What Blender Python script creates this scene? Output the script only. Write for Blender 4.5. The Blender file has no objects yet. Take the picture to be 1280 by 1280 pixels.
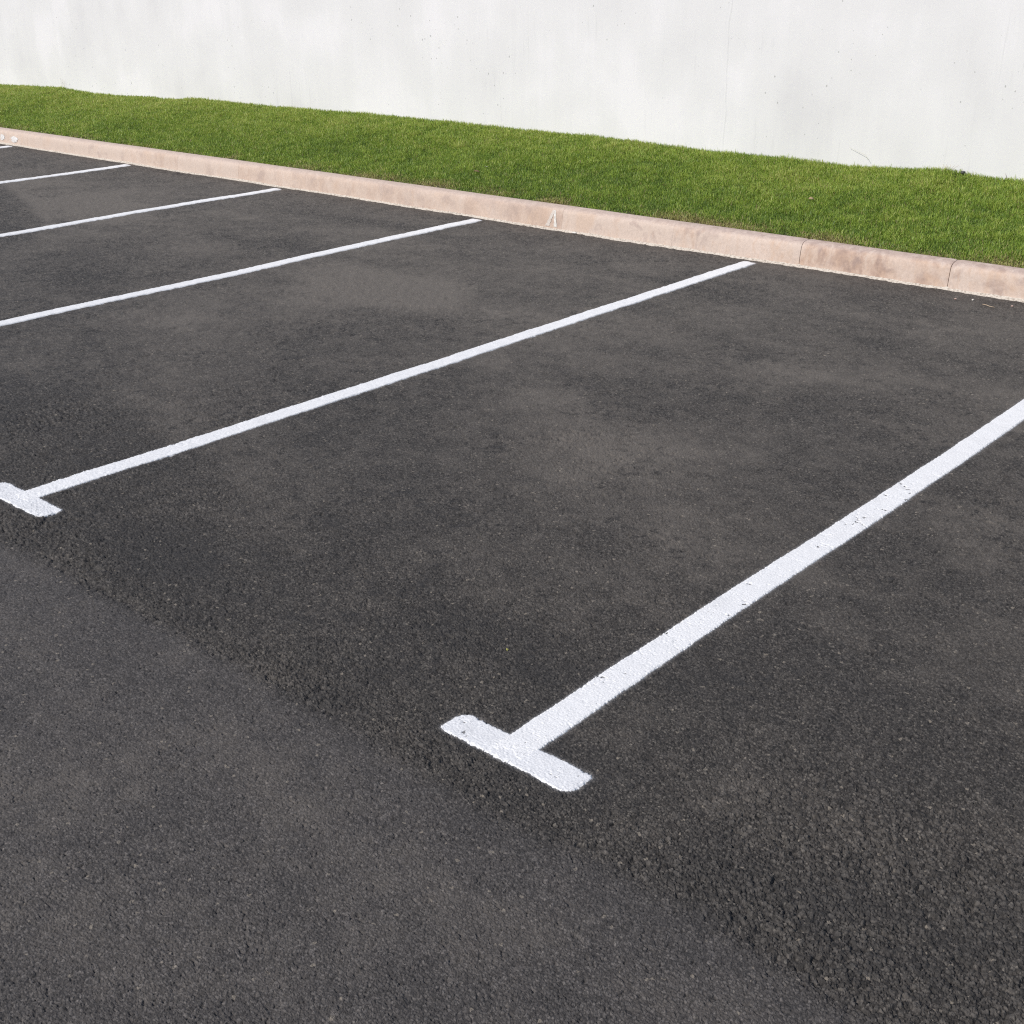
import bpy, math
import numpy as np
from mathutils import Matrix, Vector

# ---------------------------------------------------------------- camera
scene = bpy.context.scene
COL = scene.collection
F_PX, PITCH, ROLL, YAW, CAM_H, CAM_X, CAM_Y = 1524.94, 0.419382, -0.0175953, -0.737953, 1.81303, 1.73710, -1.94585
fw = np.array([math.sin(YAW)*math.cos(PITCH), math.cos(YAW)*math.cos(PITCH), -math.sin(PITCH)])
r0 = np.cross(fw, [0, 0, 1]); r0 /= np.linalg.norm(r0); u0 = np.cross(r0, fw)
rt = math.cos(ROLL)*r0 + math.sin(ROLL)*u0
up = -math.sin(ROLL)*r0 + math.cos(ROLL)*u0
cam_d = bpy.data.cameras.new('camera'); cam = bpy.data.objects.new('camera', cam_d); COL.objects.link(cam)
cam.matrix_world = Matrix(((rt[0], up[0], -fw[0], CAM_X), (rt[1], up[1], -fw[1], CAM_Y), (rt[2], up[2], -fw[2], CAM_H), (0, 0, 0, 1)))
cam_d.sensor_width = 36.0; cam_d.lens = F_PX/1280*36; cam_d.clip_start = 0.05; cam_d.clip_end = 1000
scene.camera = cam

# ---------------------------------------------------------------- light
SUN_EL = math.radians(43)
SUN_AZ = np.array([-0.30, -1.0]); SUN_AZ /= np.linalg.norm(SUN_AZ)      # horizontal direction TOWARDS the sun
world = bpy.data.worlds.new('World'); scene.world = world; world.use_nodes = True
wn = world.node_tree.nodes; wl = world.node_tree.links
bg = wn['Background']; sky = wn.new('ShaderNodeTexSky'); sky.sky_type = 'NISHITA'; sky.sun_disc = False
sky.sun_elevation = SUN_EL; sky.sun_rotation = math.atan2(SUN_AZ[0], SUN_AZ[1])
wl.new(sky.outputs[0], bg.inputs[0]); bg.inputs[1].default_value = 0.10
sd = bpy.data.lights.new('sun', 'SUN'); sun = bpy.data.objects.new('sun', sd); COL.objects.link(sun)
sd.energy = 3.4; sd.angle = math.radians(0.55); sd.color = (1.0, 0.955, 0.90)
to_sun = Vector((SUN_AZ[0]*math.cos(SUN_EL), SUN_AZ[1]*math.cos(SUN_EL), math.sin(SUN_EL)))
sun.rotation_euler = to_sun.to_track_quat('Z', 'Y').to_euler()
sun.location = (0, -5, 8)
scene.view_settings.view_transform = 'Standard'; scene.view_settings.look = 'None'
scene.view_settings.exposure = 0.0; scene.view_settings.gamma = 1.0
scene.render.engine = 'CYCLES'
scene.cycles.use_denoising = False
scene.cycles.max_bounces = 6
scene.cycles.pixel_filter_type = 'BLACKMAN_HARRIS'; scene.cycles.filter_width = 1.15

# ---------------------------------------------------------------- numpy noise
def h2(ix, iy, seed):
    h = (ix.astype(np.int64)*374761393 + iy.astype(np.int64)*668265263 + seed*1274126177) & 0xffffffff
    h = ((h ^ (h >> 13))*1274126177) & 0xffffffff
    h = ((h ^ (h >> 16))*2246822519) & 0xffffffff
    return h ^ (h >> 15)
def h01(ix, iy, seed):
    return (h2(ix, iy, seed) & 0xffffff).astype(np.float32)/16777216.0
def vnoise(x, y, s, seed):
    """smooth value noise, feature size s, range -1..1"""
    X = x/s; Y = y/s
    ix = np.floor(X); iy = np.floor(Y); fx = X-ix; fy = Y-iy
    ix = ix.astype(np.int64); iy = iy.astype(np.int64)
    fx = fx*fx*(3-2*fx); fy = fy*fy*(3-2*fy)
    a = h01(ix, iy, seed); b = h01(ix+1, iy, seed); c = h01(ix, iy+1, seed); d = h01(ix+1, iy+1, seed)
    return ((a*(1-fx)+b*fx)*(1-fy) + (c*(1-fx)+d*fx)*fy)*2-1
def fbm(x, y, s, seed, n=4):
    t = 0; a = 1; tot = 0
    for k in range(n):
        c, sn = math.cos(k*1.3+seed), math.sin(k*1.3+seed)
        t = t + a*vnoise(x*c-y*sn, x*sn+y*c, s/2**k, seed+k*17); tot += a; a *= 0.55
    return t/tot*1.5
def worley(x, y, s, seed):
    """returns F1, F2 (in cell units), id hash 0..1 of nearest, dx, dy to its centre"""
    X = x/s; Y = y/s
    ix = np.floor(X).astype(np.int64); iy = np.floor(Y).astype(np.int64)
    f1 = np.full(x.shape, 9.0, np.float32); f2 = f1.copy()
    idh = np.zeros(x.shape, np.float32); ddx = idh.copy(); ddy = idh.copy()
    for i in (-1, 0, 1):
        for j in (-1, 0, 1):
            cx = ix+i; cy = iy+j
            hh = h2(cx, cy, seed)
            px = cx + 0.08+0.84*((hh & 0xfff).astype(np.float32)/4096)
            py = cy + 0.08+0.84*(((hh >> 12) & 0xfff).astype(np.float32)/4096)
            dx = (X-px).astype(np.float32); dy = (Y-py).astype(np.float32)
            d = np.sqrt(dx*dx+dy*dy)
            m = d < f1
            f2 = np.where(m, f1, np.minimum(f2, d)); f1 = np.where(m, d, f1)
            idh = np.where(m, ((hh >> 24) & 0xff).astype(np.float32)/255, idh)
            ddx = np.where(m, dx, ddx); ddy = np.where(m, dy, ddy)
    return f1, f2, idh, ddx, ddy
def sst(a, b, x):
    t = np.clip((x-a)/(b-a), 0, 1); return t*t*(3-2*t)

# ---------------------------------------------------------------- the asphalt surface as a function of place
S = 2.5; LINE_L = 5.12; KERB_Y = 5.19
def undulate(x, y):
    return 0.007*fbm(x, y, 1.7, 5, 3) + 0.0016*vnoise(x, y, 0.28, 8)
def zones(x, y):
    """lane: 1 = the driving lane (fine, smooth mix); ravel: how coarse and open the surface is"""
    edge = -0.27 + 0.035*fbm(x, y, 0.45, 31, 3)
    lane = sst(0.05, -0.05, y-edge)
    band = np.exp(-((y-(edge+0.10))/0.11)**2)*(0.65+0.55*vnoise(x, y, 0.35, 33))
    r = 0.16 + 0.30*fbm(x, y, 0.75, 41, 3)
    r = r + 0.85*band
    for px, py, sx, a in ((1.12, 0.0, 0.34, 1.2), (0.95, 0.22, 0.35, .45), (1.25, -0.2, 0.2, .8), (-0.42, 0.25, 0.4, 0.35), (-3.2, 0.40, 0.5, 0.5), (-2.3, -0.05, 0.5, 0.5), (0.6, 0.05, .3, .3)):
        r = r + a*np.exp(-((x-px)**2+(y-py)**2)/sx**2)
    r = r*(1-0.92*lane) + 0.06*lane
    return lane, np.clip(r, 0, 1.25)
def lod(x, y):
    r2 = (x-CAM_X)**2+(y-CAM_Y)**2
    return 0.00042*(r2+CAM_H**2)/CAM_H                    # spacing of the sheet's own vertices there
def stones(x, y, full=False):
    lane, rav = zones(x, y)
    sp = lod(x, y)
    # slight warping keeps the cells angular but irregular
    wx = x + 0.0018*vnoise(x, y, 0.006, 71); wy = y + 0.0018*vnoise(x, y, 0.006, 72)
    f1, f2, ida, dx, dy = worley(wx, wy, 0.0074, 101)
    e = f2-f1
    tilt = (dx*(ida*7 % 1-.5) + dy*(ida*13 % 1-.5))*0.9
    A = (.45*sst(0.0, 0.30, e)+.55*np.clip(1.1-(f1/.52)**2, 0, 1))*(0.30+0.70*(ida*5 % 1)) + tilt
    g1, g2, idb, ex, ey = worley(wx, wy, 0.0042, 202)
    B = sst(0.0, 0.4, g2-g1)*(0.3+0.7*idb)
    c1, c2, idc, gx, gy = worley(wx, wy, 0.0118, 303)
    big = (idc < 0.02+0.40*rav).astype(np.float32)*(.4*sst(0.03, 0.2, c2-c1)+.6*np.clip(1.2-(c1/.50)**2, 0, 1))
    Cc = big*(0.55+0.45*(idc*9 % 1) + (gx*(idc*17 % 1-.5)+gy*(idc*29 % 1-.5))*1.1)
    aA = 0.0046*(0.52+.62*rav)*(1-0.22*lane); aB = 0.0022*(0.7+0.3*rav); aC = 0.0054*np.clip(rav, 0, 1)**1.3*(1-.7*lane)+0.0007
    kA = np.clip(0.0074/(sp*1.2), .55, 1); kB = np.clip(0.0042/(sp*1.2), .15, 1); kC = np.clip(0.015/(sp*1.2), .3, 1)
    pn = vnoise(x, y, 0.016, 55)*0.6 + vnoise(x, y, 0.035, 56)*0.4 + 0.25*vnoise(x, y, 0.2, 57)
    edge = -0.262 + 0.035*fbm(x, y, 0.45, 31, 3)
    crev = np.exp(-((y-edge-.02-.012*vnoise(x, y, .05, 35))/.022)**2)*sst(.10, .6, .7*vnoise(x, y, .30, 36)+.5*vnoise(x, y, .013, 37)+.4*vnoise(x, y, .03, 38))
    pit = sst(0.42, 0.75, pn + 0.16*np.clip(rav, 0, 1) - .10*lane)
    p2 = sst(.50, .85, vnoise(x, y, .0072, 58)*.8 + vnoise(x, y, .022, 59)*.35 + .12*np.clip(rav, 0, 1))
    h = aA*kA*A*(1-0.80*np.clip(Cc, 0, 1))*(1-.15*sst(.6, 1.1, rav)) + aB*kB*B + aC*kC*Cc - (0.0022+0.003*np.clip(rav, 0, 1))*pit*kC - .0030*p2*kA*(1-.6*sst(.5, 1., rav)) - .0060*crev*kA + (.0011+.0016*sst(.004, .012, sp))*vnoise(x, y, .034, 60)*(1-.4*lane)
    if not full: return h, pit
    tone = np.where(big > 0.3, .82*(idc*31 % 1), np.where(A > 0.35, (ida*37 % 1), 0.35*idb))
    tone = tone*(1-.30*lane) + .13*lane
    return h, pit, tone, lane, rav
PATCHES = [  # pale dust left where water dried: x, y, rx, ry, strength
    (-1.05, 1.86, .42, .34, .75), (-1.5, 1.35, .5, .3, .3), (-3.31, 3.07, .8, .4, .8), (-4.11, 3.25, .7, .35, .7), (-4.4, 2.7, .9, .35, .45),
    (-7.97, 3.5, 1.0, .45, 1.0), (-9.3, 3.9, 1.1, .4, .7), (-7.5, 4.61, .6, .2, .4), (-5.6, 3.95, 1.1, .3, .6), (-3.96, 1.75, .6, .35, .45), (-2.69, 0.9, .6, .25, .35),
    (-2.0, 2.18, .5, .4, .35), (.38, 2.03, .35, .25, .5), (-3.3, 4.1, .7, .25, .3), (-0.2, 1.3, .5, .4, .25), (-6.2, 3.1, .5, .25, .5), (.95, .3, .4, .25, .05), (.1, 3.4, 1.2, .5, .2), (-1.2, 3.6, 1.2, .7, .15)]
DARKS = [(-0.42, 0.32, .42, .16, .7), (-3.3, .5, .7, .3, .7), (-2.0, .05, .6, .2, .6), (-5.5, 2.1, .7, .3, .5), (-2.9, 4.3, .6, .12, .6), (-5.7, 4.5, .9, .1, .7), (-1.4, 4.7, .5, .25, .4), (-4.9, 3.55, .8, .1, .6), (-5.1, 4.1, .5, .08, .6), (.5, .65, .6, .3, .4), (-1.9, 1.2, .5, .2, .4), (-2.6, 3.3, .5, .1, .4)]
def dust_and_grazing(x, y):
    n1 = fbm(x, y, 0.55, 61, 4); n2 = fbm(x*0.6, y*1.5, 0.4, 62, 3)
    n3 = fbm(x*.7, y*1.2, 0.16, 63, 3); n4 = fbm(x, y, 0.06, 64, 3); d = 0.22*n1 + 0.15*n2 + .19*n3 + .24*n4 - .55*sst(.50, .85, vnoise(x, y, .024, 66)*.75+.45*vnoise(x, y, .30, 67))*sst(-.35, .1, y) + .22*sst(.45, .8, vnoise(x, y, .017, 68)*.8+.4*vnoise(x, y, .21, 69)) - .22*np.exp(-((y+.02)/.28)**2) + .20*np.exp(-((y+.44)/.13)**2)*(.7+.6*n2) + .14*np.exp(-((y+.95)/.12)**2) + .10*sst(-.2, .5, y) + .34*sst(3.0, 8.5, np.hypot(x-CAM_X, y-CAM_Y))*sst(-.3, .3, y)  # last term pales with camera distance: far dust plus grazing-angle brightening put into colour
    for px, py, rx, ry, a in PATCHES: d = d + a*np.exp(-(((x-px)/rx)**2+((y-py)/ry)**2))*(0.8+0.55*n1+.3*n2)
    for px, py, rx, ry, a in DARKS: d = d - 0.85*a*np.exp(-(((x-px)/rx)**2+((y-py)/ry)**2))*(0.8+0.5*n2)
    return d

# ---------------------------------------------------------------- mesh helpers
def grid_mesh(name, X, Y, Z, mat, parent=None, attrs=None, smooth=True, keep=None):
    nr, nc = X.shape
    co = np.empty((nr*nc, 3), np.float32); co[:, 0] = X.ravel(); co[:, 1] = Y.ravel(); co[:, 2] = Z.ravel()
    i = np.arange(nr*nc).reshape(nr, nc)
    q = np.stack([i[:-1, :-1], i[:-1, 1:], i[1:, 1:], i[1:, :-1]], -1).reshape(-1, 4)
    if keep is not None:
        k = keep.ravel(); q = q[k[q].any(1)]
        used = np.zeros(nr*nc, bool); used[q.ravel()] = True
        remap = np.cumsum(used)-1; q = remap[q]; co = co[used]
        if attrs: attrs = {n: a.ravel()[used] for n, a in attrs.items()}
    return raw_mesh(name, co, q, mat, parent, attrs, smooth)
def raw_mesh(name, co, q, mat, parent=None, attrs=None, smooth=True):
    me = bpy.data.meshes.new(name)
    k = q.shape[1]
    me.vertices.add(len(co)); me.vertices.foreach_set('co', np.ascontiguousarray(co, np.float32).ravel())
    me.loops.add(q.size); me.loops.foreach_set('vertex_index', q.astype(np.int32).ravel())
    me.polygons.add(len(q)); me.polygons.foreach_set('loop_start', (np.arange(len(q))*k).astype(np.int32))
    me.update(calc_edges=True)
    if smooth: me.polygons.foreach_set('use_smooth', np.ones(len(q), bool))
    else: me.polygons.foreach_set('use_smooth', np.zeros(len(q), bool))
    for n, a in (attrs or {}).items():
        at = me.attributes.new(n, 'FLOAT', 'POINT'); at.data.foreach_set('value', a.ravel().astype(np.float32))
    me.materials.append(mat)
    o = bpy.data.objects.new(name, me); COL.objects.link(o); o.parent = parent
    return o
def tag(o, label=None, cat=None, group=None, kind=None):
    if label: o['label'] = label
    if cat: o['category'] = cat
    if group: o['group'] = group
    if kind: o['kind'] = kind
    return o
def empty(name, loc=(0, 0, 0)):
    o = bpy.data.objects.new(name, None); COL.objects.link(o); o.location = loc; o.empty_display_size = .05
    return o

# ---------------------------------------------------------------- materials
class NT:
    def __init__(s, name):
        s.m = bpy.data.materials.new(name); s.m.use_nodes = True; s.t = s.m.node_tree; s.n = s.t.nodes; s.b = s.n['Principled BSDF']
    def new(s, t, **k):
        n = s.n.new(t)
        for a, v in k.items(): setattr(n, a, v)
        return n
    def link(s, a, b): s.t.links.new(a, b)
    def val(s, sock, v):
        if hasattr(v, 'is_linked') or isinstance(v, bpy.types.NodeSocket): s.link(v, sock)
        else: sock.default_value = v
    def math(s, op, a, b=0.0, c=0.0, clamp=False):
        n = s.new('ShaderNodeMath', operation=op); n.use_clamp = clamp
        s.val(n.inputs[0], a); s.val(n.inputs[1], b); s.val(n.inputs[2], c); return n.outputs[0]
    def attr(s, name): return s.new('ShaderNodeAttribute', attribute_name=name).outputs['Fac']
    def pos(s, sc=(1, 1, 1), rot=(0, 0, 0)):
        g = s.new('ShaderNodeNewGeometry'); mp = s.new('ShaderNodeMapping'); mp.inputs['Scale'].default_value = sc; mp.inputs['Rotation'].default_value = rot
        s.link(g.outputs['Position'], mp.inputs[0]); return mp.outputs[0]
    def noise(s, vec, scale, detail=4, rough=.55, dist=0):
        n = s.new('ShaderNodeTexNoise'); s.link(vec, n.inputs['Vector']); n.inputs['Scale'].default_value = scale
        n.inputs['Detail'].default_value = detail; n.inputs['Roughness'].default_value = rough; n.inputs['Distortion'].default_value = dist; return n.outputs['Fac']
    def voro(s, vec, scale, feature='F1', out='Distance', rnd=1.0):
        n = s.new('ShaderNodeTexVoronoi', feature=feature); s.link(vec, n.inputs['Vector']); n.inputs['Scale'].default_value = scale; n.inputs['Randomness'].default_value = rnd; return n.outputs[out]
    def ramp(s, f, stops):
        n = s.new('ShaderNodeValToRGB'); s.link(f, n.inputs[0]); e = n.color_ramp.elements
        while len(e) < len(stops): e.new(0.5)
        for k, (p, c) in enumerate(stops):
            e[k].position = p; e[k].color = (*c, 1) if len(c) == 3 else c
        return n.outputs[0]
    def mix(s, f, a, b, bt='MIX'):
        n = s.new('ShaderNodeMix', data_type='RGBA', blend_type=bt)
        s.val(n.inputs[0], f)
        for k, v in ((6, a), (7, b)):
            if isinstance(v, tuple): n.inputs[k].default_value = (*v, 1)
            else: s.link(v, n.inputs[k])
        return n.outputs[2]
    def maprange(s, v, a, b, c, d):
        n = s.new('ShaderNodeMapRange'); s.link(v, n.inputs[0])
        for k, x in enumerate((a, b, c, d)): n.inputs[k+1].default_value = x
        return n.outputs[0]
    def bump(s, h, dist, strength=1.0, normal=None):
        n = s.new('ShaderNodeBump'); n.inputs['Strength'].default_value = strength; n.inputs['Distance'].default_value = dist
        s.link(h, n.inputs['Height'])
        if normal is not None: s.link(normal, n.inputs['Normal'])
        return n.outputs[0]

# asphalt
a = NT('asphalt'); p = a.pos()
tone = a.attr('tone'); dst = a.attr('dust_and_grazing'); lane = a.attr('lane'); spray = a.attr('spray')
stone = a.ramp(tone, [(0, (.023, .0206, .019)), (.25, (.053, .0474, .0428)), (.75, (.093, .0838, .0752)), (.965, (.128, .115, .100)), (1, (.17, .152, .128))])
grit = a.noise(p, 900, 2, .6)
base = a.mix(.75, stone, a.ramp(grit, [(.3, (.35, .35, .35)), (.5, (.5, .5, .5)), (.72, (.80, .79, .77))]), 'OVERLAY')
agg = a.noise(p, 105, 2, .7); base = a.mix(.85, base, a.ramp(agg, [(.28, (.22, .22, .22)), (.46, (.47, .47, .47)), (.56, (.53, .53, .53)), (.72, (.86, .85, .83))]), 'OVERLAY')
lanec = a.mix(lane, (1, 1, 1), (1.27, 1.285, 1.35), 'MIX'); base = a.mix(1.0, base, lanec, 'MULTIPLY')
dn = a.math('ADD', dst, a.math('MULTIPLY', a.math('SUBTRACT', a.noise(p, 260, 3, .6), .5), .35))
dm = a.maprange(dn, .0, 1.15, 0, .62)
base = a.mix(dm, base, (.184, .161, .138))
dk = a.maprange(dst, -.02, -.6, 0, .45)
base = a.mix(dk, base, (.028, .027, .028))
flecks = a.voro(p, 130, 'F1', 'Color'); sepf = a.new('ShaderNodeSeparateColor'); a.link(flecks, sepf.inputs[0])
fm = a.math('GREATER_THAN', sepf.outputs[0], .994)
base = a.mix(a.math('MULTIPLY', fm, .55), base, (.30, .26, .21))
base = a.mix(spray, base, (.70, .71, .74))
a.link(base, a.b.inputs['Base Color'])
a.b.inputs['Roughness'].default_value = .78; a.b.inputs['Specular IOR Level'].default_value = .42
n1 = a.bump(a.noise(p, 330, 3, .7), .0022, .9)
a.link(a.bump(a.voro(p, 170), .0016, .5, n1), a.b.inputs['Normal'])
M_ASPHALT = a.m

# road paint
def paint_mat(name, c0, c1):
    a = NT(name); p = a.pos()
    n = a.noise(p, 130, 4, .7); n2 = a.noise(p, 9, 3, .6)
    f = a.math('ADD', a.math('MULTIPLY', n, .5), a.math('MULTIPLY', n2, .5))
    base = a.ramp(f, [(.30, c0), (.52, c1), (1, c1)])
    pn = a.maprange(a.attr('pore'), .15, .75, 0, 1)
    base = a.mix(pn, base, (.10, .098, .10))
    sp = a.noise(p, 330, 2, .6); wear = a.maprange(a.math('ADD', sp, a.math('MULTIPLY', n2, .25)), .76, .84, 0, .7)
    base = a.mix(wear, base, (.20, .20, .205))
    pv_ = a.voro(p, 210); base = a.mix(a.math('MULTIPLY', a.maprange(pv_, .16, .06, 0, .75), a.maprange(n2, .45, .6, .15, 1)), base, (.16, .16, .165))
    a.link(base, a.b.inputs['Base Color']); a.b.inputs['Roughness'].default_value = .6; a.b.inputs['Specular IOR Level'].default_value = .35
    a.link(a.bump(a.noise(p, 350, 3, .6), .0009, .6), a.b.inputs['Normal'])
    return a.m
M_PAINT = paint_mat('road_paint', (.77, .765, .765), (.90, .895, .895))
M_PAINT2 = paint_mat('thin_road_paint', (.70, .70, .71), (.845, .845, .855))

# wall render
a = NT('white_concrete'); p = a.pos(); pv = a.pos((1, 1, .13)); pv2 = a.pos((1, 1, .05))
s1 = a.noise(pv, 2.2, 5, .6, .4); s2 = a.noise(pv2, 9, 4, .65, .2); s3 = a.noise(p, 1.1, 4, .5)
f = a.math('ADD', a.math('MULTIPLY', s1, .20), a.math('ADD', a.math('MULTIPLY', s2, .12), a.math('MULTIPLY', s3, .68)))
base = a.ramp(f, [(.36, (.70, .69, .70)), (.45, (.755, .745, .752)), (.53, (.78, .77, .777)), (.60, (.82, .805, .82)), (1, (.86, .845, .86))])
# thin dirty run marks
run = a.noise(pv2, 34, 3, .6, .3); runm = a.maprange(run, .60, .74, 0, .22)
zone = a.maprange(a.noise(p, .9, 3, .5), .48, .62, 0, 1)
base = a.mix(a.math('MULTIPLY', runm, zone), base, (.42, .42, .42))
# blow holes: clustered small pits
v = a.new('ShaderNodeTexVoronoi', feature='F1'); a.link(a.pos((1, 1, .75)), v.inputs['Vector']); v.inputs['Scale'].default_value = 26
sep = a.new('ShaderNodeSeparateColor'); a.link(v.outputs['Color'], sep.inputs[0])
rad = a.maprange(sep.outputs[0], .62, 1.0, 0.0, .15)
clus = a.maprange(a.noise(a.pos((1, 1, .5)), 2.6, 2, .5), .40, .62, .0, 1.25)
rad = a.math('MULTIPLY', rad, clus)
pit = a.math('LESS_THAN', v.outputs['Distance'], rad)
pitc = a.mix(sep.outputs[1], (.20, .20, .20), (.62, .62, .61))
base = a.mix(a.math('MULTIPLY', pit, .85), base, pitc)
a.link(base, a.b.inputs['Base Color']); a.b.inputs['Roughness'].default_value = .85; a.b.inputs['Specular IOR Level'].default_value = .2
nb = a.bump(a.noise(pv, 4, 4, .55), .008, .25)
nb = a.bump(a.noise(p, 30, 3, .5), .0012, .2, nb)
a.link(a.bump(a.math('SUBTRACT', 1.0, pit), .004, .6, nb), a.b.inputs['Normal'])
M_WALL = a.m

# kerb concrete (pinkish, stained)
def kerb_mat(name, mortar=False):
    a = NT(name); p = a.pos(); pv = a.pos((1, 1, .5))
    oi = a.new('ShaderNodeObjectInfo').outputs['Random']
    s1 = a.noise(pv, 5, 5, .6, .5); s2 = a.noise(pv, 22, 4, .6, .3); s3 = a.noise(p, 70, 4, .7)
    if mortar:
        base = a.ramp(s3, [(.35, (.32, .27, .22)), (.5, (.58, .52, .45)), (.7, (.70, .63, .55))])
    else:
        f = a.math('ADD', a.math('MULTIPLY', s1, .55), a.math('ADD', a.math('MULTIPLY', s2, .3), a.math('MULTIPLY', oi, .22)))
        base = a.ramp(f, [(.36, (.39, .295, .255)), (.44, (.52, .395, .325)), (.50, (.62, .50, .42)), (.58, (.66, .565, .50))])
        # purple-grey damp stains and orange rust runs
        st = a.maprange(a.noise(p, 6.5, 3, .5, .6), .56, .68, 0, .65); base = a.mix(st, base, (.34, .265, .25)); lb = a.maprange(a.noise(p, 3.1, 4, .6, .8), .50, .64, 0, .6); base = a.mix(lb, base, (.68, .585, .52)); ob = a.maprange(a.noise(pv, 3.7, 3, .6, .8), .53, .66, 0, .42); base = a.mix(ob, base, (.62, .44, .31))
        ru = a.maprange(a.noise(a.pos((1, 1, .25)), 22, 3, .6), .56, .74, 0, .35); base = a.mix(ru, base, (.56, .375, .245))
        g = a.new('ShaderNodeNewGeometry'); sx = a.new('ShaderNodeSeparateXYZ'); a.link(g.outputs['Position'], sx.inputs[0])
        topm = a.maprange(sx.outputs[2], .138, .156, 0, .8)
        topc = a.ramp(s2, [(.35, (.43, .35, .32)), (.55, (.54, .45, .41)), (.7, (.62, .54, .49))])
        base = a.mix(topm, base, topc)
        xpos = sx.outputs[0]
        base = a.mix(a.maprange(xpos, -2.5, -5.0, 0, .50), base, (.66, .565, .495))
        # chalk-white marks: attribute painted where the marks are
        base = a.mix(a.attr('mark'), base, (.80, .79, .77))
        fine = a.maprange(s3, .3, .7, .88, 1.08)
        cm = a.new('ShaderNodeCombineColor')
        for k in range(3): a.link(fine, cm.inputs[k])
        base = a.mix(1.0, base, cm.outputs[0], 'MULTIPLY'); base = a.mix(1.0, base, (.955, .905, .875), 'MULTIPLY')
    a.link(base, a.b.inputs['Base Color']); a.b.inputs['Roughness'].default_value = .85; a.b.inputs['Specular IOR Level'].default_value = .25
    nb = a.bump(s2, .004, .35); a.link(a.bump(a.noise(p, 240, 4, .7), .0016, .5, nb), a.b.inputs['Normal'])
    return a.m
M_KERB = kerb_mat('pink_kerb_concrete'); M_MORTAR = kerb_mat('kerb_mortar', True)

# soil and grass
a = NT('soil'); p = a.pos(); n = a.noise(p, 60, 5, .7)
a.link(a.ramp(n, [(.3, (.045, .04, .02)), (.6, (.10, .085, .045)), (.8, (.16, .12, .07))]), a.b.inputs['Base Color']); a.b.inputs['Roughness'].default_value = .95
a.link(a.bump(n, .02, .7), a.b.inputs['Normal']); M_SOIL = a.m
a = NT('grass_blades'); t = a.attr('tint'); hh = a.attr('along')
c = a.ramp(t, [(0, (.125, .205, .045)), (.35, (.250, .375, .055)), (.70, (.390, .490, .082)), (.90, (.52, .54, .17)), (.97, (.42, .36, .17)), (1, (.26, .16, .09))])
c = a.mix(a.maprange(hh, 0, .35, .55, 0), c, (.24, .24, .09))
a.link(c, a.b.inputs['Base Color']); a.b.inputs['Roughness'].default_value = .48; a.b.inputs['Specular IOR Level'].default_value = .4
tr = a.new('ShaderNodeBsdfTranslucent'); a.link(c, tr.inputs[0]); ms = a.new('ShaderNodeMixShader'); ms.inputs[0].default_value = .35
a.link(a.b.outputs[0], ms.inputs[1]); a.link(tr.outputs[0], ms.inputs[2]); a.link(ms.outputs[0], a.n['Material Output'].inputs[0])
M_GRASS = a.m
def plain(name, c0, c1=None, rough=.7, sc=120):
    a = NT(name); n = a.noise(a.pos(), sc, 3, .6); a.link(a.ramp(n, [(.35, c0), (.65, c1 or c0)]), a.b.inputs['Base Color']); a.b.inputs['Roughness'].default_value = rough; return a.m

# ---------------------------------------------------------------- ground sheet
# polar tessellation around the spot the photographer stands on: finest where one looks down at it
dep = np.concatenate([np.linspace(math.radians(86), math.radians(52), 50, endpoint=False),
                      np.arange(math.radians(52), math.radians(6.3), -0.00042), np.geomspace(math.radians(6.3), math.radians(.12), 70)])
rr = CAM_H/np.tan(dep); rr[0] = 0.01
hd = math.pi/2 - YAW                                     # heading, math convention
hw = math.radians(31)
th = np.concatenate([np.linspace(hd-math.pi, hd-hw-.15, 60, endpoint=False), np.arange(hd-hw-.15, hd-hw, .0015), np.arange(hd-hw, hd+hw, .00062),
                     np.arange(hd+hw, hd+hw+.15, .0015), np.linspace(hd+hw+.15, hd+math.pi, 60)])
R, T = np.meshgrid(rr, th, indexing='ij')
X = CAM_X + R*np.cos(T); Y = CAM_Y + R*np.sin(T)
h, pit, tone, lane, rav = stones(X, Y, True)
wfov = sst(hw+.16, hw+.12, np.abs(T-hd))
Z = undulate(X, Y)*sst(30, 15, R) + h*wfov*sst(17, 13, R)
Z = np.where(Y > KERB_Y+.08, -0.03, Z)
DU = dust_and_grazing(X, Y)
# tyre arc and its pale rim at the far left
ax = np.interp(X, [-14, -10.12, -9.23, -8.8, -8.36, -7.98, -7.6, -7.09, -6.3], [4.5, 3.77, 3.51, 3.36, 3.2, 3.03, 2.85, 2.53, 1.9])
dy_ = Y-ax; inr = (X < -5.4) & (X > -15)
DU = DU + inr*sst(-15, -12, X)*sst(-6.4, -7.8, X)*(.30*np.exp(-((dy_-.03)/.05)**2) - .38*sst(0.04, -.10, dy_)*sst(-1.3, -.4, dy_))
# faint curved scuffs
for (cx, cy, rad, w, am) in ((-3.5, -1.5, 5.9, .05, -.25), (-3.5, -1.5, 6.12, .04, -.2), (3.2, 7.0, 5.6, .06, -.22), (3.2, 7.0, 5.85, .04, .12)):
    dd = np.hypot(X-cx, Y-cy)-rad; DU = DU + am*np.exp(-(dd/w)**2)*np.clip(vnoise(X, Y, .5, 91)+.4, 0, 1)

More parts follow.
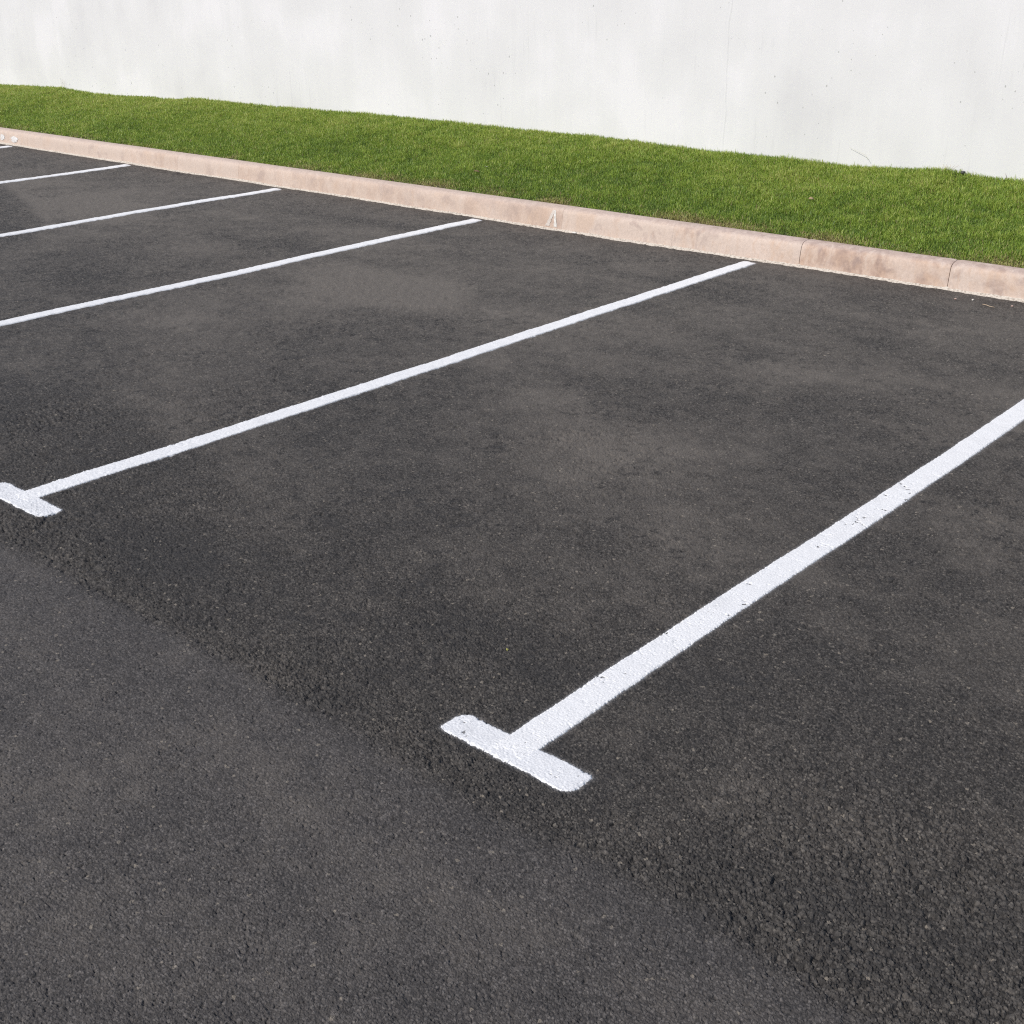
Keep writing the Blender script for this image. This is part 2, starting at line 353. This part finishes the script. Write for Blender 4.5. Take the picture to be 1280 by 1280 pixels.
# ---------------------------------------------------------------- painted lines (outlines as distance functions; positive inside)
def wob(t, k, s=.9): return 0.006*vnoise(t, t*0+k*3.7, s, 400+k) + .0011*vnoise(t, t*0+k*1.7, .22, 500+k)
def edge_n(x, y): return 0.0009*vnoise(x, y, .011, 430)+.0012*vnoise(x, y, .045, 431)+.0012*vnoise(x, y, .005, 432)
def sd_stem(x, y, k):
    c = -k*S + (wob(y, k)); w = .0495
    return np.minimum(np.minimum(w-np.abs(x-c), (LINE_L-.005)-y - .05*(x-c)), y+.062-.02*vnoise(x, y, .05, 440+k)) + edge_n(x, y)
def sd_bar(x, y, k):
    cx = -k*S + .006; X_ = x-cx; Y_ = y+.051 - .010*(X_/.2)*(.2 if k else .1)
    # rectangle 0.43 x 0.095; two opposite corners rounded off
    qx = np.abs(X_)-.218; qy = np.abs(Y_)-.0475
    sharp = np.maximum(qx, qy)
    r = .036; rx = np.maximum(qx+r, 0); ry = np.maximum(qy+r, 0)
    rnd = np.where((qx+r > 0) & (qy+r > 0), np.hypot(rx, ry)-r, sharp)
    use = X_*Y_ < 0
    r2 = .012; sh2 = np.where((qx+r2 > 0) & (qy+r2 > 0), np.hypot(np.maximum(qx+r2, 0), np.maximum(qy+r2, 0))-r2, sharp)
    return -np.where(use, rnd, sh2) + edge_n(x, y)
# faint overspray on the asphalt along the painted edges
SP = np.zeros_like(X)
for k in range(7):
    m = np.abs(X+k*S) < .30
    m &= (Y > -.2) & (Y < LINE_L+.1)
    xs = X[m]; ys = Y[m]
    if xs.size:
        d = np.maximum(sd_stem(xs, ys, k), sd_bar(xs, ys, k))
        SP[m] = .34*np.exp(-np.maximum(-d, 0)/.0035)
        # no dust under the paint's own neighbourhood changes; asphalt slightly lower under it
tag(grid_mesh('asphalt_ground', X, Y, Z, M_ASPHALT, attrs={'tone': tone, 'dust_and_grazing': DU, 'lane': lane, 'spray': SP}), kind='structure')
del R, T, X, Y, Z, h, pit, tone, rav, DU, SP, ax, dy_, inr

def paint_sheet(name, sdf, k, x0, x1, y0, y1, dx, ys, mat, lift, parent):
    xs = np.arange(x0, x1+dx, dx); Xg, Yg = np.meshgrid(xs, ys)
    Xg = Xg + (wob(Yg, k) if sdf is sd_stem else 0)
    d = sdf(Xg, Yg, k)
    h, pit = stones(Xg, Yg)
    sp = lod(Xg, Yg)
    thick = lift + .0006 + np.clip((sp-.003)*.16, 0, .0030)
    zs = h*0.40 + .0012 + thick
    pn = vnoise(Xg, Yg, .0065, 450+k)*.75+vnoise(Xg, Yg, .03, 451)*.45 + .25*vnoise(Xg, Yg, .4, 452)
    hole = sst(.93, 1.07, pn + .45*pit) * sst(.009, .005, sp)
    zs = zs - hole*.0028
    zs = np.where(d < 0, h - np.minimum(-d*1.6, .004) + thick*np.clip(1+d/.0014, -1, 1), zs)
    zs = np.where((d >= 0) & (d < .003), np.minimum(zs, h+thick*(.45+.55*d/.003)), zs)
    Zg = undulate(Xg, Yg) + zs
    o = grid_mesh(name, Xg, Yg, Zg, mat, parent, {'pore': hole}, keep=d > -.003)
    return o
LINES = [('near white bay line whose rounded crossbar lies whole in the foreground', 'nearest'),
         ('second white bay line with its crossbar cut by the left picture edge', ''),
         ('middle thin white bay line ending at the kerb beside the pale A-shaped chalk mark', ''),
         ('white bay line just behind the middle one, running from the left edge to the kerb', ''),
         ('narrow far bay line meeting the kerb close to the left edge of the photo', ''),
         ('farthest bay line, only a short white stub beside white-spotted kerb', '')]
for k in range(6):
    root = empty('parking_line', (-k*S, 0, 0))
    tag(root, LINES[k][0], 'road marking', 'white bay lines painted on the asphalt')
    bx = -k*S
    st = [.0]
    if k == 0: dxx = .0017
    else: dxx = [0, .0026, .006, .009, .012, .014][k]
    yv = [-.075]
    while yv[-1] < LINE_L+.01:
        y_ = yv[-1]; yv.append(y_ + max(.0017, min(.55*float(lod(np.array(bx), np.array(y_))), .012)))
    a_ = paint_sheet('long_stripe', sd_stem, k, bx-.058, bx+.058, 0, 0, dxx, np.array(yv), M_PAINT, .0022, root)
    b_ = paint_sheet('crossbar', sd_bar, k, bx-.225, bx+.24, 0, 0, max(dxx, .0019), np.arange(-.11, .01, max(.0018, dxx*.7)), M_PAINT2, .0016, root)
    for o in (a_, b_):
        o.matrix_parent_inverse = Matrix.Translation((k*S, 0, 0))
    b_['label'] = 'greyer, thinner coat of white paint on the short crossbar'

# ---------------------------------------------------------------- kerb stones: one metre each
KZ = .165; KD = .13
prof = [(-.004, -.10), (-.004, 0), (.000, .02), (.004, .06), (.010, .10), (.014, .120), (.019, .134), (.027, .146), (.037, .154), (.050, .159), (.068, .1625), (.09, .164), (.108, .1645), (.118, .163), (.122, .157), (.122, -.10)]
JW_ = {0: .0040, 1: .0036, 6: .0012}
def kerb_stone(x1, x0, k):
    n = 46
    t = np.linspace(0, 1, n); xs = x0 + (x1-x0)*t
    ends = np.minimum(t, 1-t)*(x1-x0)
    P = []
    for i, x in enumerate(xs):
        e = ends[i]; shr = .9*(JW_.get(k-5, .0) if t[i] > .5 else JW_.get(k-4, .0))*max(0, 1-e/.005)
        row = []
        for j, (py, pz) in enumerate(prof):
            w = .0012*float(vnoise(np.array(x*3.), np.array(j*.4), .3, 700))
            yy = KERB_Y + py + w; zz = pz + .0015*float(vnoise(np.array(x), np.array(j*.35), .5, 701)) if pz > 0 else pz
            # pull the arris in at the ends
            if pz > 0: yy += shr if py < .10 else -shr; zz -= shr
            row.append((x, yy, zz))
        P.append(row)
    P = np.array(P); 
    # chip / offset of every stone, a few millimetres
    off = (h01(np.array([k]), np.array([3]), 9)[0]-.5)*.0016; P[:, :, 1] += off
    nr, nc = P.shape[:2]
    co = P.reshape(-1, 3); i = np.arange(nr*nc).reshape(nr, nc)
    q = np.stack([i[:-1, :-1], i[:-1, 1:], i[1:, 1:], i[1:, :-1]], -1).reshape(-1, 4)[:, ::-1]
    # finer grid for painted chalk marks
    mark = np.zeros(len(co))
    o = raw_mesh('kerb_stone', co, q, M_KERB, None, None)
    # end caps
    import bmesh
    bm = bmesh.new(); bm.from_mesh(o.data); bm.verts.ensure_lookup_table()
    for row in (i[0], i[-1]):                            # end faces on vertices of their own keep the arrises crisp
        f_ = bm.faces.new([bm.verts.new(co[int(v)]) for v in row]); f_.material_index = 0
    bmesh.ops.recalc_face_normals(bm, faces=bm.faces)
    cx = (x0+x1)/2
    bmesh.ops.translate(bm, verts=bm.verts, vec=(-cx, -KERB_Y, 0))
    bm.to_mesh(o.data); bm.free(); o.location = (cx, KERB_Y, 0)
    return o
J0 = -1.18; JP = 1.005
KL = {-2: 'kerb stone just beyond the right edge of the photo',
      -1: 'rightmost kerb stone, cut by the right picture edge, in front of it a dry twig',
      0: 'kerb stone second from the right edge, between the two clearest dark joints',
      1: 'kerb stone met by the tip of the second bay line from the front',
      2: 'kerb stone directly right of the one with the white A-shaped chalk mark',
      3: 'kerb stone carrying the white A-shaped chalk mark on its right end',
      4: 'kerb stone directly left of the one with the white A-shaped chalk mark',
      5: 'kerb stone directly right of the one met by the fourth bay line',
      6: 'kerb stone met by the tip of the fourth bay line from the front',
      7: 'kerb stone directly left of the one met by the fourth bay line',
      8: 'kerb stone met by the tip of the fifth bay line from the front',
      9: 'kerb stone directly left of the one met by the fifth bay line',
      10: 'pale kerb stone directly right of the one with the white splotches',
      11: 'leftmost kerb stone, with two white paint splotches on its face',
      12: 'kerb stone just beyond the left edge of the photo',
      13: 'second kerb stone beyond the left edge of the photo'}
JW = {0: .0042, 1: .0036, 6: .0014, 11: .0012, 3: .0008}                # open joints, the rest are tight
for k in range(-2, 14):
    x1 = J0 - JP*k - JW.get(k, .0007)/2; x0 = J0 - JP*(k+1) + JW.get(k+1, .0007)/2
    o = kerb_stone(x1, x0, k+5)
    lb = KL[k]
    tag(o, lb, 'kerb stone', 'pink concrete kerb stones in a row')
# chalk marks: thin paint films lying on the kerb face, parts of the stone they are on
kerbs = sorted([o for o in COL.objects if o.name.startswith('kerb_stone')], key=lambda o: -o.location.x)
def film(stone_i, name, pts, w, mat, seed):
    o = kerbs[stone_i]
    V = []; Q = []
    N = 26
    for i in range(N+1):
        t = i/N; seg = t*(len(pts)-1); a_ = int(min(seg, len(pts)-2)); f = seg-a_
        x = pts[a_][0]*(1-f)+pts[a_+1][0]*f; z = pts[a_][1]*(1-f)+pts[a_+1][1]*f
        ww = w*((.75+.35*t) if name == 'chalk_mark' else (.15+.85*math.sin(math.pi*t)**.6))*(1+.35*float(vnoise(np.array(t*3.), np.array(seed*1.), .35, 77)))
        for s in (-1, 0, 1):
            zz = z+.0015*s*float(vnoise(np.array(t*3.), np.array(seed*2.+s), .35, 78))
            py = np.interp(zz, [b for _, b in prof[1:11]], [a2 for a2, _ in prof[1:11]])
            V.append((x+s*ww/2-o.location.x, py-.0032, zz))
    for i in range(N):
        for s in (0, 1):
            b = i*3+s; Q.append((b, b+1, b+4, b+3))
    m = raw_mesh(name, np.array(V), np.array(Q), mat, o)
    return m
M_CHALK = plain('chalky_white_paint', (.60, .55, .50), (.80, .77, .73), .9, 90)
M_CHALKF = plain('faint_chalky_paint', (.56, .47, .41), (.72, .66, .60), .9, 60)
def stone_at(x): return min(range(len(kerbs)), key=lambda i: abs(kerbs[i].location.x-x))
M_CH2 = plain('white_splash', (.58, .53, .50), (.80, .79, .78), .8, 45)

# mortar fillet along the foot of the kerb
xs = np.concatenate([np.arange(-17.5, -6, .03), np.arange(-6, 1.9, .010)])
cross = np.linspace(0, 1, 9)
Xm, Cm = np.meshgrid(xs, cross, indexing='ij')
wm = .026 + .009*fbm(Xm, Xm*0+2, .5, 801, 3) + .003*vnoise(Xm, Cm, .03, 803)
Ym = KERB_Y + .004 - wm*Cm
Zm = undulate(Xm, Ym) + .017*(1-Cm)**1.6 + .002 + .0022*vnoise(Xm, Cm*.2, .022, 804)*(1-Cm*.3) - .012*sst(.85, 1.0, Cm)
tag(grid_mesh('mortar_strip', Xm, Ym, Zm, M_MORTAR), kind='structure')

# ---------------------------------------------------------------- grass bank
WALL_Y = 7.1
def unproj_wall(x, y):
    d = fw + rt*(x-640)/F_PX + up*(640-y)/F_PX; t = (WALL_Y-CAM_Y)/d[1]
    return CAM_X+d[0]*t, CAM_H+d[2]*t
# height of the turf where it meets the wall
edge_px = [(-60, 98), (0, 104), (80, 108), (120, 115), (155, 118), (190, 119), (215, 122), (250, 121), (290, 125.5), (334, 130), (400, 135), (475, 141), (540, 147), (600, 153.4), (681, 162), (740, 167), (800, 174), (880, 185), (940, 190), (995, 195.5), (1060, 204), (1100, 206), (1165, 207.6), (1195, 209), (1216, 215), (1245, 219), (1280, 222), (1400, 236)]
ep = sorted(unproj_wall(*q) for q in edge_px); EX = [q[0] for q in ep]; EZ = [q[1] for q in ep]
BY0 = KERB_Y + .118
def bank(x, y):
    t = np.clip((y-BY0)/(WALL_Y-BY0), 0, 1)
    top = np.interp(x, EX, EZ) - .034
    prof_ = .145 + (top-.145)*(.80*t + .20*t*t*(3-2*t))
    return prof_ + .010*fbm(x, y, .55, 901, 3)*np.sin(np.pi*np.clip(t, .0, 1)) + .012*vnoise(x, y, .9, 903)*np.sin(np.pi*t)
xs = np.arange(-19, 4.0, .05); ys = np.linspace(BY0, WALL_Y+.02, 40)
Xb, Yb = np.meshgrid(xs, ys)
tag(grid_mesh('grass_bank', Xb, Yb, bank(Xb, Yb), M_SOIL), kind='structure')
rng = np.random.default_rng(7)
def blades(n, xa, xb, wfac, seed):
    rng = np.random.default_rng(seed)
    x = rng.uniform(xa, xb, n); y = BY0 + .004 + (WALL_Y-.006-BY0)*rng.random(n)
    t = (y-BY0)/(WALL_Y-BY0)
    ok = (t > .05*np.clip(.4+vnoise(x, x*0, .12, 925)+.6*vnoise(x, x*0, .03, 926), 0, 1.4)) | (rng.random(n) < .3); x = x[ok]; y = y[ok]; t = t[ok]; n = len(x)
    # thin a little at the kerb
    clump = fbm(x, y, .10, 911, 3); broad = fbm(x, y, .7, 915, 3)
    L = (.026+.022*rng.random(n))*(1+.22*clump)*(.62+.38*sst(.0, .14, t))
    L = L*np.where(rng.random(n) < .02, 1.5, 1)
    w = (.0026+.0024*rng.random(n))*wfac
    az = rng.uniform(0, 2*np.pi, n)
    lean = np.clip(rng.normal(.75, .35, n), .05, 1.45)
    dxy = np.stack([np.cos(az), np.sin(az)], 1)
    dxy[:, 1] -= .15
    side = np.stack([-np.sin(az+rng.normal(0, .6, n)), np.cos(az)], 1); side /= np.linalg.norm(side, axis=1)[:, None]
    z0 = bank(x, y)-.003
    base = np.stack([x, y, z0], 1)
    def pt(f):
        hor = L*f*np.sin(lean*(.35+.65*f)); ver = L*f*np.cos(lean*(.3+.6*f))
        q = base.copy(); q[:, :2] += dxy*hor[:, None]; q[:, 2] += ver; return q
    V = []
    for f, ww in ((0, .8), (.4, 1.0), (.75, .7)):
        q = pt(f); s = side*(w*ww/2)[:, None]
        a_ = q.copy(); a_[:, :2] -= s; b_ = q.copy(); b_[:, :2] += s; V += [a_, b_]
    V.append(pt(1.0))
    V = np.stack(V, 1)
    V[:, :, 1] = np.minimum(V[:, :, 1], WALL_Y-.004)
    i = (np.arange(n)*7)[:, None]
    q1 = np.concatenate([i+np.array([[0, 1, 3]]), i+np.array([[0, 3, 2]]), i+np.array([[2, 3, 5]]), i+np.array([[2, 5, 4]]), i+np.array([[4, 5, 6]])], 0)
    tint = .46 + .21*rng.normal(size=n) + .20*clump + .10*broad + .20*sst(.25, 1.0, t)-.10 + .10*sst(-4, -12, x)
    dry = rng.random(n) < (.03 + .95*sst(.15, .0, t)*np.clip(.55+1.1*fbm(x, y, .4, 921, 2), 0, 1.4) + .03*np.clip(broad, 0, 1))
    tint = np.clip(tint, 0, .89); tint = np.where(dry, rng.uniform(.90, 1.0, n), tint)
    al = np.array([0, 0, .4, .4, .75, .75, 1.])
    return V.reshape(-1, 3), q1, np.repeat(tint, 7), np.tile(al, n)
Vs = []; Qs = []; Ts = []; As = []; off = 0
for (xa, xb, dens, wf, sd_) in ((-3.2, .9, 26000, 1.0, 1), (-6.5, -3.2, 23000, 1.05, 2), (-11, -6.5, 18000, 1.2, 3), (-18.5, -11, 12000, 1.5, 4), (.9, 3.5, 9000, 1.4, 5)):
    n = int(dens*(xb-xa)*(WALL_Y-BY0))
    v_, q_, t_, a_ = blades(n, xa, xb, wf, sd_)
    Vs.append(v_); Qs.append(q_+off); Ts.append(t_); As.append(a_); off += len(v_)
g = raw_mesh('grass', np.concatenate(Vs), np.concatenate(Qs), M_GRASS, None, {'tint': np.concatenate(Ts), 'along': np.concatenate(As)})
tag(g, 'short mown green grass on the bank between kerb and white wall', 'grass', kind='stuff')
del Vs, Qs, Ts, As

# ---------------------------------------------------------------- the wall
xs = np.concatenate([np.arange(-24, -4.2, .06), np.arange(-4.2, -3.8, .004), np.arange(-3.74, 5.01, .06)])
zs = np.arange(-.2, 3.01, .03)
Xw, Zw = np.meshgrid(xs, zs)
sx_ = -4.02 + .010*vnoise(Zw, Zw*0, .22, 951) + .006*vnoise(Zw, Zw*0+3, .07, 952)
step = sst(-.003, .003, Xw-sx_)
lip = np.exp(-((Xw-sx_-.006)/.006)**2)
Yw = WALL_Y + .0026*step + .0005*np.exp(-((Xw-sx_+.02)/.008)**2) + .004*fbm(Xw, Zw*.5, 1.4, 955, 3) + .0015*vnoise(Xw, Zw*.15, .12, 957)
wall = grid_mesh('wall', Xw, Yw, Zw, M_WALL)
import bmesh
bm = bmesh.new(); bm.from_mesh(wall.data)
# give it thickness, a back and a top
bl = [e for e in bm.edges if e.is_boundary]
ret = bmesh.ops.extrude_edge_only(bm, edges=bl)
nv = [v for v in ret['geom'] if isinstance(v, bmesh.types.BMVert)]
for v in nv: v.co.y = WALL_Y+.30
be = [e for e in bm.edges if e.is_boundary]
bmesh.ops.contextual_create(bm, geom=be)
bmesh.ops.recalc_face_normals(bm, faces=bm.faces)
bm.to_mesh(wall.data); bm.free()
wall.data.shade_flat() if False else None
tag(wall, 'long white concrete wall with faint streaks and pin holes behind the grass', 'wall')

# ---------------------------------------------------------------- small things
def unproj_z(x, y, z=0.0):
    d = fw + rt*(x-640)/F_PX + up*(640-y)/F_PX; t = (z-CAM_H)/d[2]
    return CAM_X+d[0]*t, CAM_Y+d[1]*t
def leaf(name, loc, L, W, rz, tilt, curl, mat, label, cat, group=None, th_=.0006):
    n = 8; V = []; Q = []
    for i in range(n+1):
        t = i/n; w = W/2*math.sin(math.pi*min(.98, t*.93+.05))**.8
        z = curl*math.sin(math.pi*t)
        for s in (-1, 0, 1): V.append(((t-.5)*L, s*w, z + (abs(s)*W*.18)))
    m = len(V)
    V += [(a_, b_, c_-th_) for a_, b_, c_ in V]
    for i in range(n):
        for s in (0, 1):
            b = i*3+s; Q.append((b, b+3, b+4, b+1)); Q.append((m+b, m+b+1, m+b+4, m+b+3))
        Q.append((i*3, m+i*3, m+i*3+3, i*3+3)); Q.append((i*3+2, i*3+5, m+i*3+5, m+i*3+2))
    o = raw_mesh(name, np.array(V, float), np.array(Q), mat)
    o.location = loc; o.rotation_euler = (tilt, tilt*.6, rz)
    return tag(o, label, cat, group)
x, y = unproj_z(634, 815)
leaf('fallen_leaf', (x, y, .007), .016, .007, 2.2, .35, .003, plain('yellow_leaf', (.55, .52, .10), (.72, .70, .22)), 'tiny curled yellow leaf on the asphalt above the foreground crossbar', 'leaf')
def bank_at(px, py, lift=.03):
    # walk the view ray until it meets the turf
    d = fw + rt*(px-640)/F_PX + up*(640-py)/F_PX
    for t in np.arange(7, 22, .01):
        q = np.array([CAM_X, CAM_Y, CAM_H])+d*t
        if q[1] > BY0 and q[2] < float(bank(np.array(q[0]), np.array(q[1])))+lift: return tuple(q)
    return None
M_BROWN = plain('dead_leaf', (.16, .09, .05), (.30, .19, .11)); M_CREAM = plain('bleached_leaf', (.70, .66, .50), (.80, .78, .66)); M_TAN = plain('tan_leaf', (.30, .20, .10), (.52, .40, .24))
q = bank_at(608, 209); leaf('fallen_leaf', q, .045, .022, 2.4, .3, .006, M_CREAM, 'cream coloured dry leaf lying in the middle of the grass strip', 'leaf')
q = bank_at(596, 215); leaf('fallen_leaf', q, .05, .026, .4, .25, .008, M_BROWN, 'dark brown dead leaf just below the cream leaf in the grass', 'leaf')
q = bank_at(1014, 250); leaf('fallen_leaf', q, .055, .03, 1.2, .5, .012, M_TAN, 'curled tan leaf caught in the grass right of the middle', 'leaf')
def tube(name, pts, r, mat, label, cat, seg=8, cap=True, group=None):
    pts = [Vector(p_) for p_ in pts]; V = []; Q = []
    for i, p_ in enumerate(pts):
        d = (pts[min(i+1, len(pts)-1)]-pts[max(i-1, 0)]).normalized()
        s = d.cross(Vector((0, 0, 1))).normalized(); u = s.cross(d)
        rr_ = r*(1-.5*i/len(pts)) if not cap else r
        for k in range(seg):
            an = 2*math.pi*k/seg; V.append(p_+s*math.cos(an)*rr_+u*math.sin(an)*rr_)
    for i in range(len(pts)-1):
        for k in range(seg): Q.append((i*seg+k, i*seg+(k+1) % seg, (i+1)*seg+(k+1) % seg, (i+1)*seg+k))
    V += [pts[0], pts[-1]]; c0 = len(V)-2
    for k in range(seg):
        Q.append((c0, (k+1) % seg, k, c0)); e = (len(pts)-1)*seg; Q.append((c0+1, e+k, e+(k+1) % seg, c0+1))
    me = bpy.data.meshes.new(name); o3 = pts[0].copy()
    me.from_pydata([tuple(v-o3) for v in V], [], [tuple(dict.fromkeys(f_)) for f_ in Q]); me.materials.append(mat)
    for f_ in me.polygons: f_.use_smooth = True
    o = bpy.data.objects.new(name, me); COL.objects.link(o); o.location = o3
    return tag(o, label, cat, group)
x, y = unproj_z(722, 291.5); y = min(y, KERB_Y-.05)
tube('cigarette_butt', [(x-.018, y-.002, .0085), (x-.006, y, .0085), (x+.006, y, .0085), (x+.018, y+.003, .0085)], .005, plain('butt_paper', (.74, .70, .64), (.84, .82, .78)), 'small white cigarette butt at the kerb foot right of the chalk mark', 'litter')
x, y = unproj_z(1228, 382); x2, y2 = unproj_z(1243, 386)
tube('twig', [(x, y, .008), (x+.03, y-.012, .010), ((x+x2)/2+.01, (y+y2)/2-.008, .008), (x2, y2, .009)], .0022, plain('dry_twig', (.45, .33, .22), (.58, .45, .32)), 'thin dry twig on the asphalt in front of the rightmost kerb stone', 'twig', cap=False)
q1 = unproj_wall(1063, 184); q2 = unproj_wall(1088, 196)
tube('dry_stem', [(q2[0], WALL_Y-.03, q2[1]-.02), (q2[0]-.03, WALL_Y-.022, q2[1]+.012), ((q1[0]+q2[0])/2-.01, WALL_Y-.016, (q1[1]+q2[1])/2+.004), (q1[0], WALL_Y-.012, q1[1])], .0013, plain('straw', (.55, .53, .42), (.68, .66, .55)), 'thin straw coloured stem leaning on the wall above the grass', 'twig', cap=False)
# a few tall weeds against the wall
for (px, py, hgt, lb) in ((82, 108, .10, 'wispy dark weed standing against the wall at far left'), (1190, 208, .018, 'small seed stalk against the wall near the right edge'), (104, 112, .0, '')):
    if not lb: continue
    qx, qz = unproj_wall(px, py)
    root = empty('weed', (qx, WALL_Y-.03, qz-.03)); tag(root, lb, 'weed')
    for s in range(5):
        a_ = (s-2)*.022
        o = tube('stalk', [(a_*.3, 0, 0), (a_*.8, .004*s-.008, hgt*.5+.02), (a_*1.4, .003, hgt*(.75+.12*(s % 3))+.03)], .0009, M_TAN, None, None, seg=5, cap=False)
        o.parent = root
# small dark stone on the turf at the wall
def pebble(name, loc, r, mat, label, seed, group=None, sq=.7, cat='pebble'):
    bm = bmesh.new(); bmesh.ops.create_icosphere(bm, subdivisions=2, radius=r)
    rg = np.random.default_rng(seed); pl = rg.normal(size=(7, 3)); pl /= np.linalg.norm(pl, axis=1)[:, None]; dd = rg.uniform(.55, .85, 7)*r
    for v in bm.verts:
        for n_, d_ in zip(pl, dd):
            e = float(np.dot(n_, v.co))-d_
            if e > 0: v.co -= Vector(n_*e)
        v.co.z *= sq
    me = bpy.data.meshes.new(name); bm.to_mesh(me); bm.free(); me.materials.append(mat)
    o = bpy.data.objects.new(name, me); COL.objects.link(o); o.location = loc; o.rotation_euler = (0, 0, seed)
    return tag(o, label, cat, group)
qx, qz = unproj_wall(1208, 213)
pebble('stone', (qx, WALL_Y-.05, qz-.010), .019, plain('dark_stone', (.05, .05, .055), (.10, .10, .10)), 'small dark stone lodged in the grass at the wall foot, near the right edge', 3, cat='stone')
M_PB = plain('pink_grit', (.42, .27, .22), (.62, .47, .40)); M_PB2 = plain('pale_grit', (.5, .46, .4), (.68, .64, .58))
PEB = [(1194, 375, 'pinkish pebble in front of the two rightmost kerb stones', M_PB), (1216, 376, 'pale pebble a little left of the dry twig', M_PB2), (1265, 384, 'reddish pebble right of the dry twig', M_PB)]
for i, (px, py, lb, m_) in enumerate(PEB):
    x, y = unproj_z(px, py); pebble('pebble', (x, y, .006), .0085, m_, lb, i+20, 'loose pebbles near the kerb')

# chalk marks on the kerb faces
def kx(px, py, z):
    # where on the kerb face plane
    d = fw + rt*(px-640)/F_PX + up*(640-py)/F_PX; t = (KERB_Y+.008-CAM_Y)/d[1]
    return CAM_X+d[0]*t, CAM_H+d[2]*t
apex = kx(692, 260, 0); lf = kx(685, 285, 0); rf = kx(694, 286, 0)
si = stone_at((apex[0]+lf[0])/2)
film(si, 'chalk_mark', [(apex[0], min(apex[1], .140)), ((apex[0]+lf[0])/2-.005, .065), (lf[0], .018)], .036, M_CHALKF, 1)
film(si, 'chalk_mark', [(apex[0]+.006, min(apex[1], .140)), ((apex[0]+rf[0])/2+.012, .065), (rf[0]+.01, .018)], .026, M_CHALK, 2)
for (px, py, w, hh_) in ((3, 171, .12, .075), (18, 174.2, .17, .070)):
    q = kx(px, py, 0); si = stone_at(q[0]); film(si, 'paint_splotch', [(q[0], min(q[1]+hh_/2, .11)), (q[0]+.01, q[1]), (q[0]-.005, max(q[1]-hh_/2, .03))], w, M_CH2, int(px)+5)
print('verts', sum(len(o.data.vertices) for o in COL.objects if o.type == 'MESH'))
